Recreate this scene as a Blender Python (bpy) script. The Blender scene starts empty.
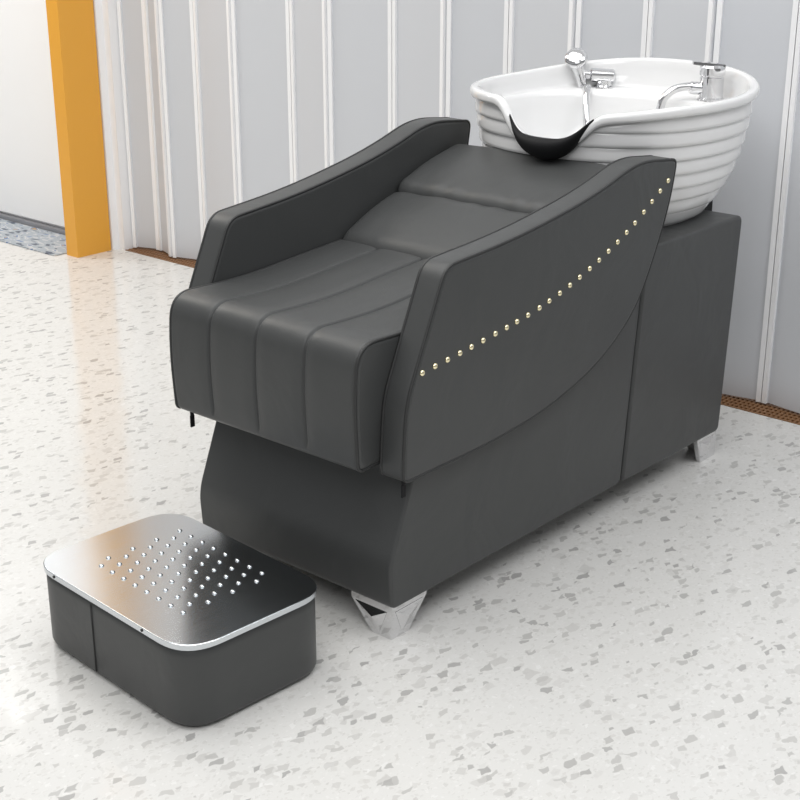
import bpy, bmesh, math, random
from mathutils import Vector, Matrix
random.seed(3)
S=bpy.context.scene
COL=S.collection
S.view_settings.view_transform='Standard'
S.view_settings.look='None'

# ---------------- materials ----------------
def newmat(name):
    m=bpy.data.materials.new(name); m.use_nodes=True
    nt=m.node_tree; b=nt.nodes['Principled BSDF']
    return m,nt,b
def N(nt,t,**kw):
    n=nt.nodes.new(t)
    for k,v in kw.items():
        if k in n.inputs: n.inputs[k].default_value=v
        else: setattr(n,k,v)
    return n
def simple(name,col,rough=.5,metal=0,bump=0,scale=100,coat=0,spec=.5):
    m,nt,b=newmat(name)
    b.inputs['Base Color'].default_value=(*col,1)
    b.inputs['Roughness'].default_value=rough
    b.inputs['Metallic'].default_value=metal
    b.inputs['Coat Weight'].default_value=coat
    b.inputs['Specular IOR Level'].default_value=spec
    tc=N(nt,'ShaderNodeTexCoord')
    no=N(nt,'ShaderNodeTexNoise'); no.inputs['Scale'].default_value=scale; no.inputs['Detail'].default_value=4
    nt.links.new(tc.outputs['Object'],no.inputs['Vector'])
    if bump:
        bu=N(nt,'ShaderNodeBump'); bu.inputs['Strength'].default_value=bump; bu.inputs['Distance'].default_value=.002
        nt.links.new(no.outputs['Fac'],bu.inputs['Height']); nt.links.new(bu.outputs['Normal'],b.inputs['Normal'])
    return m
def leather(name,col):
    m,nt,b=newmat(name)
    tc=N(nt,'ShaderNodeTexCoord')
    v=N(nt,'ShaderNodeTexVoronoi'); v.inputs['Scale'].default_value=420
    n2=N(nt,'ShaderNodeTexNoise'); n2.inputs['Scale'].default_value=6; n2.inputs['Detail'].default_value=3
    n2.inputs['Distortion'].default_value=.6
    nt.links.new(tc.outputs['Object'],v.inputs['Vector']); nt.links.new(tc.outputs['Object'],n2.inputs['Vector'])
    b1=N(nt,'ShaderNodeBump'); b1.inputs['Strength'].default_value=.12; b1.inputs['Distance'].default_value=.001
    b2=N(nt,'ShaderNodeBump'); b2.inputs['Strength'].default_value=.3; b2.inputs['Distance'].default_value=.014
    nt.links.new(n2.outputs['Fac'],b2.inputs['Height'])
    nt.links.new(v.outputs['Distance'],b1.inputs['Height']); nt.links.new(b2.outputs['Normal'],b1.inputs['Normal'])
    nt.links.new(b1.outputs['Normal'],b.inputs['Normal'])
    r=N(nt,'ShaderNodeValToRGB')
    r.color_ramp.elements[0].color=(*[c*.92 for c in col],1); r.color_ramp.elements[1].color=(*[c*1.08 for c in col],1)
    nt.links.new(n2.outputs['Fac'],r.inputs['Fac']); nt.links.new(r.outputs['Color'],b.inputs['Base Color'])
    b.inputs['Roughness'].default_value=.42
    b.inputs['Specular IOR Level'].default_value=.42
    return m
LEA=leather('grey_leather',(.056,.058,.058))
PIPE=simple('piping_leather',(.026,.027,.027),.5,bump=.1,scale=300)
CHR=simple('chrome',(.74,.74,.75),.06,1)
CER=simple('white_ceramic',(.82,.82,.82),.10,0,coat=.5,bump=.01,scale=10)
RUB=simple('black_rubber',(.010,.010,.011),.6,bump=.1,scale=200,spec=.2)
GOLD=simple('pale_brass',(.95,.86,.58),.22,1,bump=.01)
ORG=simple('orange_paint',(.83,.40,.05),.4,bump=.04,scale=40)
PANEL=simple('grey_pvc_panel',(.63,.645,.675),.42,bump=.04,scale=15)
WPVC=simple('white_pvc_strip',(.93,.93,.94),.35,bump=.03,scale=30)
WHITE=simple('white_painted_wall',(.94,.94,.94),.5,bump=.05,scale=60)
GREYT=simple('grey_track',(.35,.35,.37),.4,metal=.5)
BROWN=simple('rusty_bronze_grate',(.28,.14,.06),.45,metal=.3,bump=.2,scale=80)
DARK=simple('drain_dark',(.04,.025,.015),.8,bump=.1)
def steel():
    m,nt,b=newmat('polished_steel'); L=nt.links
    tc=N(nt,'ShaderNodeTexCoord'); mp=N(nt,'ShaderNodeMapping'); mp.inputs['Scale'].default_value=(3,60,3); mp.inputs['Rotation'].default_value=(0,0,.07)
    L.new(tc.outputs['Object'],mp.inputs['Vector'])
    no=N(nt,'ShaderNodeTexNoise'); no.inputs['Scale'].default_value=3; no.inputs['Detail'].default_value=2; L.new(mp.outputs[0],no.inputs['Vector'])
    mr=N(nt,'ShaderNodeMapRange'); mr.inputs['To Min'].default_value=.16; mr.inputs['To Max'].default_value=.22
    L.new(no.outputs['Fac'],mr.inputs['Value']); L.new(mr.outputs[0],b.inputs['Roughness'])
    b.inputs['Base Color'].default_value=(.64,.67,.70,1); b.inputs['Metallic'].default_value=1
    return m
PLATE=steel()

def terrazzo():
    m,nt,b=newmat('terrazzo'); L=nt.links
    tc=N(nt,'ShaderNodeTexCoord')
    wn=N(nt,'ShaderNodeTexNoise'); wn.inputs['Scale'].default_value=42; wn.inputs['Detail'].default_value=1
    L.new(tc.outputs['Object'],wn.inputs['Vector'])
    sub=N(nt,'ShaderNodeVectorMath',operation='SUBTRACT'); sub.inputs[1].default_value=(.5,.5,.5)
    L.new(wn.outputs['Color'],sub.inputs[0])
    sc=N(nt,'ShaderNodeVectorMath',operation='SCALE'); sc.inputs['Scale'].default_value=.020
    L.new(sub.outputs[0],sc.inputs[0])
    add=N(nt,'ShaderNodeVectorMath',operation='ADD')
    L.new(tc.outputs['Object'],add.inputs[0]); L.new(sc.outputs[0],add.inputs[1])
    base=N(nt,'ShaderNodeRGB'); base.outputs[0].default_value=(.69,.683,.662,1)
    cur=base.outputs[0]
    def layer(cur,scale,thr,gate,c1,c2,metric,fac=1.0,rot=0.0,asp=1.35,edge=14):
        mp=N(nt,'ShaderNodeMapping'); mp.inputs['Rotation'].default_value=(0,0,rot); mp.inputs['Scale'].default_value=(1,asp,0)
        L.new(add.outputs[0],mp.inputs['Vector'])
        v=N(nt,'ShaderNodeTexVoronoi'); v.distance=metric; v.inputs['Scale'].default_value=scale
        L.new(mp.outputs[0],v.inputs['Vector'])
        sep=N(nt,'ShaderNodeSeparateColor'); L.new(v.outputs['Color'],sep.inputs[0])
        g=N(nt,'ShaderNodeMath',operation='SUBTRACT'); L.new(sep.outputs[0],g.inputs[0]); g.inputs[1].default_value=gate
        mu=N(nt,'ShaderNodeMath',operation='MULTIPLY'); L.new(g.outputs[0],mu.inputs[0]); mu.inputs[1].default_value=thr/(1-gate)
        d=N(nt,'ShaderNodeMath',operation='SUBTRACT'); L.new(mu.outputs[0],d.inputs[0]); L.new(v.outputs['Distance'],d.inputs[1])
        s=N(nt,'ShaderNodeMath',operation='MULTIPLY',use_clamp=True); L.new(d.outputs[0],s.inputs[0]); s.inputs[1].default_value=edge
        s2=N(nt,'ShaderNodeMath',operation='MULTIPLY'); L.new(s.outputs[0],s2.inputs[0]); s2.inputs[1].default_value=fac
        r=N(nt,'ShaderNodeMix',data_type='RGBA'); L.new(sep.outputs[1],r.inputs[0]); r.inputs[6].default_value=(*c1,1); r.inputs[7].default_value=(*c2,1)
        mx=N(nt,'ShaderNodeMix',data_type='RGBA'); L.new(s2.outputs[0],mx.inputs[0]); L.new(cur,mx.inputs[6]); L.new(r.outputs[2],mx.inputs[7])
        return mx.outputs[2]
    cur=layer(cur,150,.55,.05,(.58,.57,.545),(.77,.76,.745),'CHEBYCHEV',.65,.4)
    cur=layer(cur,64,.72,.12,(.77,.765,.75),(.60,.585,.56),'MANHATTAN',.75,1.1)
    cur=layer(cur,45,.74,.35,(.54,.53,.51),(.66,.65,.625),'MANHATTAN',.75,.2,1.5)
    cur=layer(cur,22,.66,.50,(.54,.53,.51),(.65,.64,.62),'MANHATTAN',.75,.8,1.8)
    cur=layer(cur,34,.54,.62,(.35,.345,.335),(.54,.53,.51),'CHEBYCHEV',.85,2.1,1.8)
    L.new(cur,b.inputs['Base Color'])
    b.inputs['Roughness'].default_value=.12
    b.inputs['Specular IOR Level'].default_value=.48
    bn=N(nt,'ShaderNodeTexNoise'); bn.inputs['Scale'].default_value=7; L.new(tc.outputs['Object'],bn.inputs['Vector'])
    bu=N(nt,'ShaderNodeBump'); bu.inputs['Strength'].default_value=.16; bu.inputs['Distance'].default_value=.012
    L.new(bn.outputs['Fac'],bu.inputs['Height']); L.new(bu.outputs['Normal'],b.inputs['Normal'])
    return m
TER=terrazzo()
def matmat():
    m,nt,b=newmat('printed_mat'); L=nt.links
    tc=N(nt,'ShaderNodeTexCoord')
    mp=N(nt,'ShaderNodeMapping'); mp.inputs['Scale'].default_value=(30,15,0); L.new(tc.outputs['Object'],mp.inputs['Vector'])
    v=N(nt,'ShaderNodeTexNoise'); v.inputs['Scale'].default_value=1.2; v.inputs['Detail'].default_value=1; L.new(mp.outputs[0],v.inputs['Vector'])
    r=N(nt,'ShaderNodeValToRGB'); cr=r.color_ramp; cr.interpolation='CONSTANT'
    cr.elements[0].position=0; cr.elements[0].color=(.08,.10,.14,1)
    cr.elements[1].position=.38; cr.elements[1].color=(.36,.40,.44,1)
    e=cr.elements.new(.54); e.color=(.52,.53,.54,1)
    e=cr.elements.new(.63); e.color=(.12,.20,.36,1)
    e=cr.elements.new(.70); e.color=(.45,.30,.14,1)
    L.new(v.outputs['Fac'],r.inputs['Fac']); L.new(r.outputs['Color'],b.inputs['Base Color'])
    b.inputs['Roughness'].default_value=.5
    return m
MAT=matmat()

# ---------------- helpers ----------------
def mesh(name,verts,faces,mat,parent=None,flat=()):
    me=bpy.data.meshes.new(name); me.from_pydata([tuple(v) for v in verts],[],faces)
    for i,p in enumerate(me.polygons): p.use_smooth = (i not in flat)
    me.update()
    bm=bmesh.new(); bm.from_mesh(me); bmesh.ops.recalc_face_normals(bm,faces=bm.faces); bm.to_mesh(me); bm.free()
    me.materials.append(mat)
    o=bpy.data.objects.new(name,me); COL.objects.link(o)
    if parent: setpar(o,parent)
    return o
def setpar(o,p):
    bpy.context.view_layer.update()
    o.parent=p; o.matrix_parent_inverse=p.matrix_world.inverted()
def empty(name,loc,label,cat):
    e=bpy.data.objects.new(name,None); e.location=loc; e.empty_display_size=.1; COL.objects.link(e)
    e['label']=label; e['category']=cat
    bpy.context.view_layer.update()
    return e
class G:
    def __init__(s): s.v=[]; s.f=[]; s.flat=set()
    def add(s,v,f,flat=False,flatset=()):
        o=len(s.v); k=len(s.f); s.v+= [tuple(x) for x in v]; s.f+=[tuple(i+o for i in ff) for ff in f]
        if flat: s.flat|=set(range(k,k+len(f)))
        s.flat|={k+i for i in flatset}
    def obj(s,name,mat,parent=None): return mesh(name,s.v,s.f,mat,parent,s.flat)
def fillet(pts,n=6):
    out=[]; m=len(pts)
    for i in range(m):
        p=Vector(pts[i][:2]); r=pts[i][2]; a=Vector(pts[i-1][:2]); b=Vector(pts[(i+1)%m][:2])
        la=(a-p).length; lb=(b-p).length
        ra=min(r,la*.49); rb=min(r,lb*.49)
        A=p+(a-p)*(ra/la); B=p+(b-p)*(rb/lb)
        for k in range(n+1):
            t=k/n; out.append((1-t)**2*A+2*t*(1-t)*p+t*t*B)
    res=[]
    for i in range(len(out)):
        a=out[i]; b=out[(i+1)%len(out)]; l=(b-a).length
        if l<1e-5: continue
        res.append(a)
        k=int(l/.02)
        for j in range(1,k+1): res.append(a+(b-a)*(j/(k+1)))
    return res
def norms(pr):
    m=len(pr); area=sum(pr[i].x*pr[(i+1)%m].y-pr[(i+1)%m].x*pr[i].y for i in range(m))
    sg=1 if area>0 else -1; out=[]
    for i in range(m):
        t=(pr[(i+1)%m]-pr[i-1]).normalized()
        out.append(Vector((-t.y,t.x))*sg)  # inward
    return out
def loft_y(g,prof,y0,y1,r=.015,nr=5,mid=2,groove=None):
    nm=norms(prof)
    rings=[(y0+r*(1-math.cos(math.pi/2*k/nr)), r*(1-math.sin(math.pi/2*k/nr))) for k in range(nr+1)]
    end=[(y1-(y-y0),i) for y,i in reversed(rings)]
    ms=[(y0+r+(y1-y0-2*r)*(j/(mid+1)),0) for j in range(1,mid+1)]
    rings=rings+ms+end
    vs=[];m=len(prof)
    for y,ins in rings:
        for p,n in zip(prof,nm):
            q=p+n*(ins+(groove(p.x,p.y,y) if groove else 0))
            vs.append((q.x,y,q.y))
    fs=[]
    for a in range(len(rings)-1):
        for i in range(m):
            j=(i+1)%m; fs.append((a*m+i,a*m+j,(a+1)*m+j,(a+1)*m+i))
    k=len(fs)
    fs.append(tuple(range(m))); fs.append(tuple((len(rings)-1)*m+i for i in range(m)))
    g.add(vs,fs,flatset=(k,k+1))
def loft_z(g,outline,levels,capb=True,capt=True,flatfrom=None):
    nm=norms(outline); vs=[];m=len(outline)
    for z,ins in levels:
        for p,n in zip(outline,nm):
            q=p+n*ins; vs.append((q.x,q.y,z))
    fs=[]
    for a in range(len(levels)-1):
        for i in range(m):
            j=(i+1)%m; fs.append((a*m+i,a*m+j,(a+1)*m+j,(a+1)*m+i))
    fl=[]
    if capb: fs.append(tuple(range(m))); fl.append(len(fs)-1)
    if capt: fs.append(tuple((len(levels)-1)*m+i for i in range(m))); fl.append(len(fs)-1)
    g.add(vs,fs,flatset=fl)
def tube(g,pts,r,n=10,closed=False,cap=True):
    pts=[Vector(p) for p in pts]; m=len(pts)
    rr=r if isinstance(r,(list,tuple)) else [r]*m
    vs=[];prev=None
    for i,p in enumerate(pts):
        if closed: t=(pts[(i+1)%m]-pts[i-1])
        else: t=pts[min(i+1,m-1)]-pts[max(i-1,0)]
        t.normalize()
        if prev is None:
            up=Vector((0,0,1)) if abs(t.z)<.9 else Vector((1,0,0)); a=t.cross(up).normalized()
        else:
            a=(prev-t*prev.dot(t)).normalized()
        prev=a; b=t.cross(a)
        for k in range(n):
            an=2*math.pi*k/n; vs.append(p+(a*math.cos(an)+b*math.sin(an))*rr[i])
    fs=[];M=m if closed else m-1
    for i in range(M):
        for k in range(n):
            fs.append((i*n+k,i*n+(k+1)%n,((i+1)%m)*n+(k+1)%n,((i+1)%m)*n+k))
    if not closed and cap:
        fs.append(tuple(range(n))); fs.append(tuple((m-1)*n+k for k in range(n)))
    g.add(vs,fs)
def lathe(g,c,axis,prof,n=24,crisp=False):
    c=Vector(c); ax=Vector(axis).normalized(); up=Vector((0,0,1)) if abs(ax.z)<.9 else Vector((1,0,0))
    a=ax.cross(up).normalized(); b=ax.cross(a)
    def ring(r,h): return [c+ax*h+(a*math.cos(2*math.pi*k/n)+b*math.sin(2*math.pi*k/n))*r for k in range(n)]
    if crisp:
        for (r0,h0),(r1,h1) in zip(prof,prof[1:]):
            g.add(ring(r0,h0)+ring(r1,h1),[(k,(k+1)%n,n+(k+1)%n,n+k) for k in range(n)])
        g.add(ring(*prof[0]),[tuple(range(n))],flat=True); g.add(ring(*prof[-1]),[tuple(range(n))],flat=True)
        return
    vs=[]
    for r,h in prof: vs+=ring(r,h)
    fs=[]
    for i in range(len(prof)-1):
        for k in range(n): fs.append((i*n+k,i*n+(k+1)%n,(i+1)*n+(k+1)%n,(i+1)*n+k))
    fs.append(tuple(range(n))); fs.append(tuple((len(prof)-1)*n+k for k in range(n)))
    g.add(vs,fs)
def box(g,x0,x1,y0,y1,z0,z1):
    v=[(x0,y0,z0),(x1,y0,z0),(x1,y1,z0),(x0,y1,z0),(x0,y0,z1),(x1,y0,z1),(x1,y1,z1),(x0,y1,z1)]
    g.add(v,[(0,1,2,3),(4,5,6,7),(0,1,5,4),(1,2,6,5),(2,3,7,6),(3,0,4,7)],flat=True)
def bez(pts,n=10):
    P=[Vector(p) for p in pts]; P=[P[0]*2-P[1]]+P+[P[-1]*2-P[-2]]; out=[]
    for i in range(1,len(P)-2):
        for k in range(n):
            t=k/n; a,b,c,d=P[i-1:i+3]
            out.append(.5*((2*b)+(c-a)*t+(2*a-5*b+4*c-d)*t*t+(3*b-a-3*c+d)*t**3))
    out.append(P[-2]); return out
def lerpr(a,n):
    out=[]
    for i in range(n):
        t=i/(n-1)*(len(a)-1); k=min(int(t),len(a)-2); out.append(a[k]+(a[k+1]-a[k])*(t-k))
    return out

# ---------------- shampoo chair ----------------
chair=empty('shampoo_chair',(.6,.27,0),'dark grey leather salon shampoo chair with white ceramic wash basin','shampoo chair')
g=G()
bp=fillet([(.012,.07,.018),(.006,.165,.03),(.078,.345,.04),(.088,.44,.05),(.45,.50,.05),(.80,.69,.03),(.870,.69,.02),(.864,.60,.02),(.816,.07,.018)])
loft_y(g,bp,0,.545,.007,4,2)
base=g.obj('base',LEA,chair)
g=G()
cp=fillet([(.820,.07,.018),(.869,.62,.018),(1.305,.62,.022),(1.272,.065,.018)])
loft_y(g,cp,-.002,.547,.008,4,2)
cab=g.obj('basin_cabinet',LEA,chair)
def leg(x,y,sx,sy,wt=.10,wb=.045,ins=.0):
    g=G()
    def L(w,t,z,i=0): return [(x+sx*(a+i),y+sy*(b+i),z) for a,b in ((0,0),(w,0),(w,t),(t,t),(t,w),(0,w))]
    v=L(wt,.012,.080)+L(wt,.012,.064)+L(wb,.012,0,ins)
    f=[];m=6
    for a in range(2):
        for i in range(m):
            j=(i+1)%m; f.append((a*m+i,a*m+j,(a+1)*m+j,(a+1)*m+i))
    f+= [tuple(range(m)),tuple(range(2*m,3*m))]
    g.add(v,f,flat=True)
    # raised triangular facet on each outer plate
    t=.0045
    for swap in (0,1):
        pts=[(.012,-.0002,.060),(wt-.010,-.0002,.060),(wb*.62+ins,ins*.9,.006),(.46*wt,-t,.040)]
        if swap: pts=[(b,a,c) for a,b,c in pts]
        g.add([(x+sx*a,y+sy*b,c) for a,b,c in pts],[(0,1,3),(1,2,3),(2,0,3),(0,1,2)],flat=True)
    o=g.obj('leg',CHR,chair); o['label']='faceted chrome corner leg'; return o
leg(.016,.005,1,1,.105,.050,.004); leg(.03,.540,1,-1); leg(1.266,.002,-1,1,.095,.070); leg(1.264,.541,-1,-1,.095,.070)
# armrests
def armprof(tip):
    return fillet([(.010,.343,.022),(.012,.40,.03),(.020,.50,.035),(.128,.735,.03),(.35,.748+tip*.3,.12),(.60,.785+tip*.7,.1),(.77,.832+tip,.06),(.925,.815+tip,.022),
   (.905,.72,.08),(.855,.61,.08),(.79,.50,.08),(.66,.415,.08),(.472,.360,.1),(.27,.343,.1)],8)
def studpts():
    c=bez([(.0615,.549,0),(.231,.566,0),(.4235,.591,0),(.597,.636,0),(.743,.693,0),(.886,.772,0)],60)
    L=[0]
    for i in range(1,len(c)): L.append(L[-1]+(c[i]-c[i-1]).length)
    n=25;out=[]
    for k in range(n):
        s=L[-1]*k/(n-1)
        i=min(range(len(L)),key=lambda q:abs(L[q]-s)); out.append((c[i].x,c[i].y))
    return out
for side,(a,b,tip) in enumerate(((-.03,.03,0),(.543,.605,.022))):
    armp=armprof(tip); nm=norms(armp)
    g=G(); loft_y(g,armp,a,b,.010,5,1)
    arm=g.obj('armrest',LEA,chair)
    for yy in (a+.003,b-.003):
        g=G(); tube(g,[(p.x+n.x*.0022,yy,p.y+n.y*.0022) for p,n in zip(armp,nm)],.0033,6,closed=True)
        g.obj('piping',PIPE,arm)
    if side==0:
        first=None
        for (x,z) in studpts():
            if first is None:
                g=G(); lathe(g,(0,0,0),(0,-1,0),[(.0064,-.001),(.0062,.001),(.005,.0028),(.0027,.0042),(.0004,.0047)],12)
                st=g.obj('stud',GOLD); first=st
            else:
                st=first.copy(); COL.objects.link(st)
            st.location=(x,a-.0005,z); st['label']='pale brass upholstery stud'; st['group']='brass studs along the armrest'
            bpy.context.view_layer.update()
            st.parent=arm; st.matrix_parent_inverse=arm.matrix_world.inverted()
# seat
SY0,SY1=.030,.539
seams=[.162,.292,.422]
def gro(x,z,y):
    d=0
    for s in seams: d+=.0068*math.exp(-((y-s)/.003)**2)+.0026*math.exp(-((y-s)/.018)**2)
    d-=.003*math.exp(-((y-.285)/.25)**2)
    return d if z>.385 else 0
sp=fillet([(-.046,.366,.018),(-.054,.50,.06),(-.044,.614,.052),(.15,.607,.12),(.33,.622,.1),(.475,.632,.03),(.50,.40,.03)],10)
g=G(); loft_y(g,sp,SY0,SY1,.012,6,220,gro)
seat=g.obj('seat',LEA,chair)
ns=norms(sp)
for yy in (SY0+.003,SY1-.003):
    g=G(); tube(g,[(p.x+n.x*.0022,yy,p.y+n.y*.0022) for p,n in zip(sp,ns)],.0036,6,closed=True)
    g.obj('piping',PIPE,seat)
for (x,y,z) in ((-.036,.50,.366),(.022,-.020,.343)):
    g=G(); tube(g,[(x,y,z+.004),(x,y,z-.006)],.004,8); box(g,x-.005,x+.005,y-.0015,y+.0015,z-.030,z-.005)
    o=g.obj('zipper_pull',RUB,chair); o['label']='small black zipper pull'
# backrest: crease dips toward the seat at its middle
def g2(x,z,y): return -.004*math.exp(-((y-.285)/.18)**4)
lp=fillet([(.43,.50,.02),(.448,.640,.028),(.54,.686,.1),(.640,.716,.022),(.70,.62,.02)],8)
def glow(x,z,y):
    return g2(x,z,y)+.0010*math.sin(y*75+1.2*math.sin(y*23))*math.exp(-((x-.63)/.02)**2)
g=G(); loft_y(g,lp,SY0,SY1,.016,6,70,glow); back=g.obj('backrest',LEA,chair)
def gup(x,z,y):
    return g2(x,z,y)+.0013*math.sin(y*82+1.5*math.sin(y*31+.5))*math.exp(-((x-.655)/.022)**2)
up=fillet([(.63,.62,.02),(.640,.728,.024),(.74,.768,.1),(.868,.795,.024),(.885,.66,.02)],8)
g=G(); loft_y(g,up,SY0,SY1,.016,6,70,gup); g.obj('headrest',LEA,chair)

# ---------------- basin ----------------
CX,CY=1.145,.285
A,B,EX=.332,.325,2.3
NA=144
NY=-.026
def outl(phi,a=A,b=B,e=EX):
    c,s=math.cos(phi),math.sin(phi)
    return Vector((a*abs(c)**(2/e)*(1 if c>0 else -1), b*abs(s)**(2/e)*(1 if s>0 else -1)))
def rimz(phi):
    p=outl(phi); x,y=p
    z=.918
    z+=.03*max(0,(x/A))**2
    dy=y-NY
    if x<.05:
        fx_=min(1,max(0,(.05-x)/.30))
        if dy>0: w=math.exp(-(dy/.105)**5)
        else: w=.76*math.exp(-(-dy/.112)**5)+.24*math.exp(-(-dy/.235)**4)
        z-=.080*w*fx_
    return z
def sc_at(z):
    pts=[(.58,.52),(.60,.62),(.63,.71),(.67,.80),(.72,.885),(.78,.945),(.85,.985),(.91,1.0),(.98,1.0)]
    for (z0,s0),(z1,s1) in zip(pts,pts[1:]):
        if z<=z1:
            t=(z-z0)/(z1-z0); t=max(0,t); return s0+(s1-s0)*t
    return 1
rings=[]
ZB=.588; ZT=.935; PER=.034
zl=[]; z=ZB
while z<ZT:
    for f in (0,.05,.10,.3,.6,.85,.97): zl.append(z+f*PER)
    z+=PER
for zz in zl:
    ring=[]
    for i in range(NA):
        phi=2*math.pi*i/NA; zr=rimz(phi)-.020
        z=min(zz,zr)
        s=sc_at(z)
        q=((z-ZB)/PER)%1.0
        if q<.10: rib=.0065*(q/.10)**.6
        else: rib=.0065*(1-((q-.10)/.90)**1.8*.9)
        rib*=min(1,max(0,(zr-z)/.004))
        p=outl(phi); l=p.length; p=p*(s*.970+ (rib-.003)/l)
        ring.append((CX+p.x,CY+p.y,z))
    rings.append(ring)
for s,dz in ((.988,-.0205),(1.001,-.0185),(1.006,-.013),(1.006,-.006),(1.001,-.0005),(.988,.002),(.965,.0025),(.945,.001),(.938,-.003),(.933,-.012),(.928,-.022)):
    rings.append([(CX+outl(2*math.pi*i/NA).x*s,CY+outl(2*math.pi*i/NA).y*s,rimz(2*math.pi*i/NA)+dz) for i in range(NA)])
def deckz(phi): return min(.872,rimz(phi)-.032)
rings.append([(CX+outl(2*math.pi*i/NA).x*.92,CY+outl(2*math.pi*i/NA).y*.92,deckz(2*math.pi*i/NA)+.007) for i in range(NA)])
rings.append([(CX+outl(2*math.pi*i/NA).x*.90,CY+outl(2*math.pi*i/NA).y*.90,deckz(2*math.pi*i/NA)) for i in range(NA)])
bc=(CX-.050,CY); BA,BB=.240,.284
for s,z in ((1.015,0),(1.0,-.003),(.985,-.012),(.975,-.035),(.94,-.09),(.87,-.14),(.74,-.19),(.55,-.222),(.3,-.238),(.12,-.242)):
    r=[]
    for i in range(NA):
        phi=2*math.pi*i/NA; p=outl(phi,BA,BB,2.5)*s
        dz=(deckz(phi)-.872)*max(0,(s-.74)/.26)
        r.append((bc[0]+p.x,bc[1]+p.y,.872+z+dz))
    rings.append(r)
vs=[p for r in rings for p in r]; fs=[]
for a in range(len(rings)-1):
    for i in range(NA):
        j=(i+1)%NA; fs.append((a*NA+i,a*NA+j,(a+1)*NA+j,(a+1)*NA+i))
fs.append(tuple(range(NA))); fs.append(tuple((len(rings)-1)*NA+i for i in range(NA)))
basin=mesh('wash_basin',vs,fs,CER,chair); basin['label']='white ribbed ceramic wash basin'
# neck rest
g=G(); vs=[];nn=44;cs=16
for k in range(nn+1):
    t=-1+2*k/nn
    y=NY-.014+.106*t
    lo,hi=math.pi/2,3*math.pi/2
    for _ in range(40):
        mid=(lo+hi)/2
        if outl(mid).y>y: lo=mid
        else: hi=mid
    p=outl(lo); z=rimz(lo)
    w=max(0,1-abs(t)**1.8)
    for c in range(cs):
        an=2*math.pi*c/cs
        rx=.003+.024*w; rz=.003+.022*w
        ox=math.cos(an)*rx; oz=math.sin(an)*rz
        vs.append((CX+p.x+.004+ox-.012*w, CY+p.y, z+.004+.006*max(0,t)**2-.023*w+oz-ox*.30))
for k in range(nn):
    for c in range(cs): g.f.append((k*cs+c,k*cs+(c+1)%cs,(k+1)*cs+(c+1)%cs,(k+1)*cs+c))
g.f.append(tuple(range(cs))); g.f.append(tuple(nn*cs+c for c in range(cs))); g.v=vs
o=g.obj('neck_rest',RUB,basin); o['label']='black rubber neck rest'
g=G(); lathe(g,(bc[0],bc[1],.629),(0,0,1),[(.03,0),(.03,.005),(.022,.007),(.004,.006)],24)
g.obj('drain',CHR,basin)
# faucet
fx,fy,fz=1.375,.150,.871
g=G(); lathe(g,(fx,fy,fz),(0,0,1),[(.034,0),(.034,.005),(.0295,.009),(.0295,.056),(.0275,.058),(.0275,.061),(.031,.063)],32,crisp=True)
h=bez([(fx-.015,fy+.015,fz+.028),(fx-.040,fy+.042,fz+.034),(fx-.064,fy+.068,fz+.026),(fx-.080,fy+.085,fz+.004),(fx-.086,fy+.090,fz-.026)])
tube(g,h,.0100,14)
lathe(g,(fx-.016,fy+.018,fz+.029),(-.66,.75,.1),[(.0155,0),(.0155,.026),(.0125,.030)],18,crisp=True)
f=g.obj('faucet',CHR,basin); f['label']='chrome basin faucet with curved spout'
g=G(); lathe(g,(fx,fy,fz+.063),(0,0,1),[(.0315,0),(.0315,.018),(.027,.023),(.010,.025)],28,crisp=True)
d=Vector((-.656,.755,0)); n_=Vector((.755,.656,0)); c0=Vector((fx,fy,fz+.082))
def P(a,b,c): return tuple(c0+d*a+n_*b+Vector((0,0,c)))
v=[P(-.028,-.014,-.004),P(-.028,.014,-.004),P(.050,.010,.006),P(.050,-.010,.006),P(-.028,-.014,.006),P(-.028,.014,.006),P(.050,.010,.013),P(.050,-.010,.013)]
g.add(v,[(0,1,2,3),(4,5,6,7),(0,1,5,4),(1,2,6,5),(2,3,7,6),(3,0,4,7)],flat=True)
g.obj('faucet_lever',CHR,basin)
# spray holder + hand shower
hx,hy=1.388,.472
g=G(); lathe(g,(hx,hy,fz),(0,0,1),[(.030,0),(.030,.005),(.022,.008),(.022,.020)],28,crisp=True)
lathe(g,(hx+.018,hy-.020,fz+.030),(-.656,.755,0.05),[(.016,0),(.018,.004),(.018,.060),(.013,.064),(.013,.080)],20,crisp=True)
g.obj('spray_holder',CHR,basin)
px,py=hx-.046,hy+.043
g=G(); h=bez([(px+.002,py-.010,fz-.006),(px,py-.004,fz+.022),(px-.004,py+.004,fz+.048),(px-.008,py+.012,fz+.068)])
tube(g,h,lerpr([.010,.013,.015,.018,.021],len(h)),16)
lathe(g,(px-.006,py+.010,fz+.074),(-.70,-.30,.62),[(.012,-.024),(.024,-.014),(.029,-.003),(.030,.006),(.026,.012),(.014,.015),(.002,.016)],28)
g.obj('spray_head',CHR,basin)
hp=bez([(px+.001,py-.010,fz+.004),(px-.024,py-.034,fz+.004),(px-.052,py-.060,fz+.010),(1.262,.440,fz-.012),(1.238,.420,fz-.055),(1.222,.40,fz-.11),(1.200,.366,fz-.165),(1.16,.32,fz-.205)],14)
g=G(); tube(g,hp,.0092,14)
o=g.obj('spray_hose',CHR,basin); o['label']='flexible chrome shower hose'
g=G(); lathe(g,(1.315,.20,.60),(0,-1,0),[(.02,-.0),(.02,.09),(.012,.10)],16); box(g,1.28,1.335,.10,.17,.56,.72)
o=g.obj('tilt_bracket',RUB,chair); o['label']='black basin tilt bracket'

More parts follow.
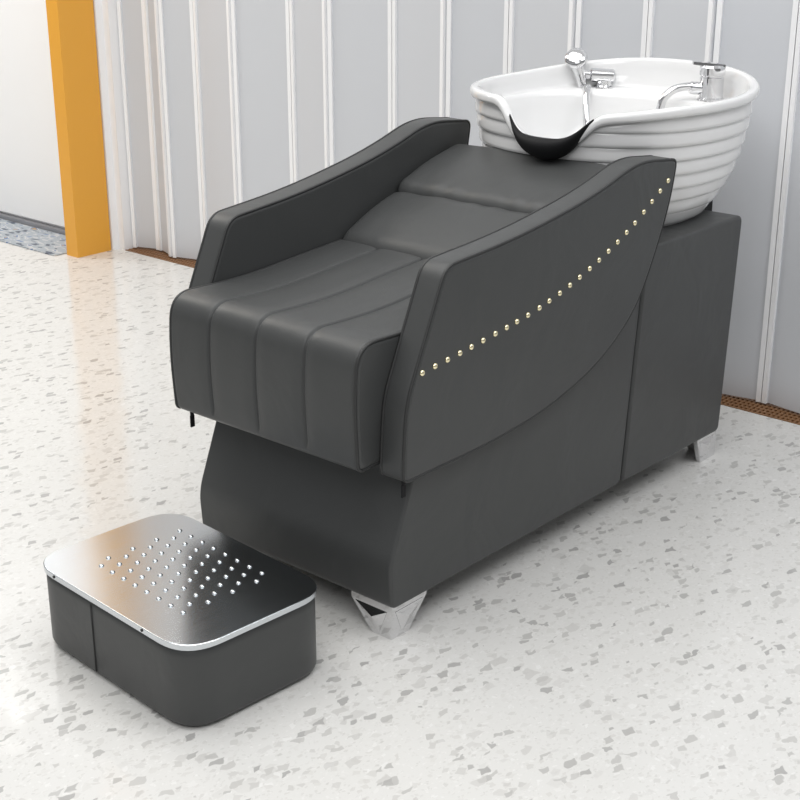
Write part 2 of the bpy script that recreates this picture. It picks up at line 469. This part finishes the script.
# ---------------- footrest ----------------
FX,FY=-.279,.277
foot=empty('footrest',(FX,FY,0),'low dark grey leather footrest with studded steel top','footrest')
def rr(hx,hy,r,n=10):
    return fillet([(-hx,-hy,r),(hx,-hy,r),(hx,hy,r),(-hx,hy,r)],n)
ang=math.radians(-4)
def place(g):
    c,s=math.cos(ang),math.sin(ang)
    g.v=[(FX+x*c-y*s,FY+x*s+y*c,z) for x,y,z in g.v]
HF=.172
g=G(); loft_z(g,rr(.163,.241,.075),[(.002,.010),(.008,.003),(.016,0),(HF-.03,0),(HF-.010,.001)]); place(g)
fb=g.obj('footrest_body',LEA,foot)
g=G(); tube(g,[(-.1635,.045,.012),(-.1635,.045,HF-.02)],.0018,6); place(g); g.obj('seam',PIPE,fb)
g=G(); ol=rr(.166,.244,.078)
loft_z(g,ol,[(HF-.011,.003),(HF-.011,0),(HF-.011,-.0005)],capb=True,capt=False)
loft_z(g,ol,[(HF-.011,-.0005),(HF-.0012,-.0005)],capb=False,capt=False)
loft_z(g,ol,[(HF-.0012,-.0005),(HF,.001)],capb=False,capt=True)
for i in range(8):
    for j in range(8):
        x=.014-.098+.196*i/7; y=.006-.135+.255*j/7+(.018 if i%2 else 0)
        lathe(g,(x,y,HF-.0005),(0,0,1),[(.0056,0),(.0050,.0014),(.0039,.0028),(.002,.0036),(.0003,.0038)],12)
place(g)
pl=g.obj('top_plate',PLATE,foot); pl['label']='polished steel plate with raised massage bumps'
for (x,y) in ((-.1667,.16),(-.1667,-.12)):
    g=G(); c,s=math.cos(ang),math.sin(ang); lathe(g,(FX+x*c-y*s,FY+x*s+y*c,HF-.0055),(-c,-s,0),[(.003,0),(.0028,.0012),(.001,.0016)],10)
    g.obj('screw',PIPE,pl)
# ---------------- setting ----------------
def struct(o): o['kind']='structure'; return o
g=G(); box(g,-4,1.60,-4,5.5,-.05,0)
box(g,1.60,1.80,2.84,5.5,-.05,0); box(g,1.73,3,-4,2.84,-.05,0)
fl=struct(g.obj('floor',TER))
g=G(); box(g,1.60,1.73,-4,2.84,-.05,-.012); struct(g.obj('trim_1',DARK))
g=G(); y=-1.2
while y<2.82:
    box(g,1.602,1.728,y,y+.007,-.006,.001); y+=.014
for x in (1.601,1.62,1.64,1.66,1.68,1.70,1.721): box(g,x,x+.007,-1.2,2.83,-.006,.0015)
gr=g.obj('drain_grate',BROWN); gr['label']='rusty brown metal drain grate along the partition'; gr['category']='drain grate'
# folding partition
HT=2.15
XA,XB=1.648,1.690
ysx=[(-1.06,XA),(-.83,XB),(-.60,XA),(-.37,XB),(-.145,XA),(.085,XB),(.30,XA),(.525,XB),(.74,XA),(1.0,XB),(1.21,XA),(1.46,XB),(1.71,XA),(1.92,XB),(2.17,XA),(2.41,XB),(2.56,XA),(2.68,XB),(2.80,XA)]
g=G()
for (ya,xa),(yb,xb) in zip(ysx,ysx[1:]):
    d=Vector((xb-xa,yb-ya)).normalized(); n=Vector((-d.y,d.x))*.006
    pts=[Vector((xa,ya))-n,Vector((xb,yb))-n,Vector((xb,yb))+n,Vector((xa,ya))+n]
    v=[(p.x,p.y,.008) for p in pts]+[(p.x,p.y,HT) for p in pts]
    g.add(v,[(0,1,2,3),(4,5,6,7),(0,1,5,4),(1,2,6,5),(2,3,7,6),(3,0,4,7)],flat=True)
wall=struct(g.obj('wall_back',PANEL))
for i,(yc,xc) in enumerate(ysx):
    g=G()
    for nb in (i-1,i+1):
        if 0<=nb<len(ysx):
            d=Vector((ysx[nb][1]-xc,ysx[nb][0]-yc)).normalized(); n=Vector((-d.y,d.x))
            if n.x>0: n=-n
            c=Vector((xc,yc))
            for (u0,u1,h_) in ((.004,.018,.0145),):
                p0=c+d*u0; p1=c+d*u1
                q=[p0+n*.0055,p1+n*.0055,p1+n*h_,p0+n*h_]
                v=[(p.x,p.y,.006) for p in q]+[(p.x,p.y,HT) for p in q]
                g.add(v,[(0,1,2,3),(4,5,6,7),(0,1,5,4),(1,2,6,5),(2,3,7,6),(3,0,4,7)],flat=True)
    o=g.obj('hinge_strip',WPVC,wall); o['kind']='structure'
g=G(); box(g,1.62,1.70,2.90,5.5,0,2.5); w=struct(g.obj('wall_left',WHITE))
g=G(); box(g,1.60,1.618,3.02,3.10,.0,2.4); box(g,1.60,1.618,4.3,4.38,0,2.4); struct(g.obj('trim_2',WPVC))
g=G(); box(g,1.606,1.62,3.10,4.3,.03,2.4); struct(g.obj('door_1',WHITE))
g=G(); box(g,1.59,1.62,2.92,5.5,.0,.018); struct(g.obj('baseboard_left',GREYT))
g=G(); box(g,1.60,1.66,2.80,2.86,0,2.15); box(g,1.57,1.60,2.835,2.865,0,2.15); struct(g.obj('trim_3',WPVC))
g=G(); box(g,1.405,1.565,2.84,2.91,0,2.5)
col=g.obj('trim_4',ORG); col['kind']='structure'
g=G(); box(g,1.36,1.585,2.93,4.4,.0005,.004)
fm=g.obj('floor_mat',MAT); fm['label']='thin grey printed mat at the white doorway'; fm['category']='mat'

# ---------------- lights ----------------
def area(name,loc,size,power,col=(1,1,1),rot=(0,0,0),shape='SQUARE'):
    l=bpy.data.lights.new(name,'AREA'); l.energy=power; l.color=col; l.size=size; l.shape=shape
    o=bpy.data.objects.new(name,l); o.location=loc; o.rotation_euler=rot; COL.objects.link(o); return o
area('ceiling_and_fill_light',(-.2,.7,3.0),2.4,49,(1,.995,.98))
area('ceiling_and_fill_light',(-2.5,-1.5,3.0),2.0,46,(1,1,1))
area('ceiling_and_fill_light',(.2,2.9,2.8),1.2,20,(1,.92,.79))
area('ceiling_and_fill_light',(.8,-1.6,2.8),1.4,24,(.97,.98,1))
area('ceiling_and_fill_light',(.5,4.3,2.7),1.0,34,(1,1,1),rot=(0,math.radians(-35),0))  # added fill, tilted to brighten the white left wall; no actual fixture
area('downlight',(2.29,3.23,2.9),.12,.9,(1,.98,.94),shape='DISK')
area('downlight',(1.846,4.41,2.9),.12,.7,(1,.98,.94),shape='DISK')
wd=bpy.data.worlds.new('world'); S.world=wd; wd.use_nodes=True
wn=wd.node_tree; bg=wn.nodes['Background']
tc=N(wn,'ShaderNodeTexCoord'); sp_=N(wn,'ShaderNodeSeparateXYZ'); wn.links.new(tc.outputs['Generated'],sp_.inputs[0])
cr=N(wn,'ShaderNodeValToRGB'); e=cr.color_ramp.elements
e[0].position=0; e[0].color=(.24,.24,.24,1); e[1].position=1; e[1].color=(.95,.95,.95,1)
for p_,c_ in ((.06,.16),(.14,.60),(.30,.62),(.34,.34),(.44,.36),(.50,.85)):
    q=cr.color_ramp.elements.new(p_); q.color=(c_*.98,c_*.99,c_,1)
wn.links.new(sp_.outputs['Z'],cr.inputs['Fac']); wn.links.new(cr.outputs['Color'],bg.inputs[0])
bg.inputs[1].default_value=.70

# ---------------- camera ----------------
cd=bpy.data.cameras.new('camera'); cam=bpy.data.objects.new('camera',cd); COL.objects.link(cam)
cd.sensor_width=36; cd.lens=63.6
cam.location=(-1.788,-1.585,1.4)
cam.rotation_euler=(math.radians(69.5),0,math.radians(-49))
S.camera=cam
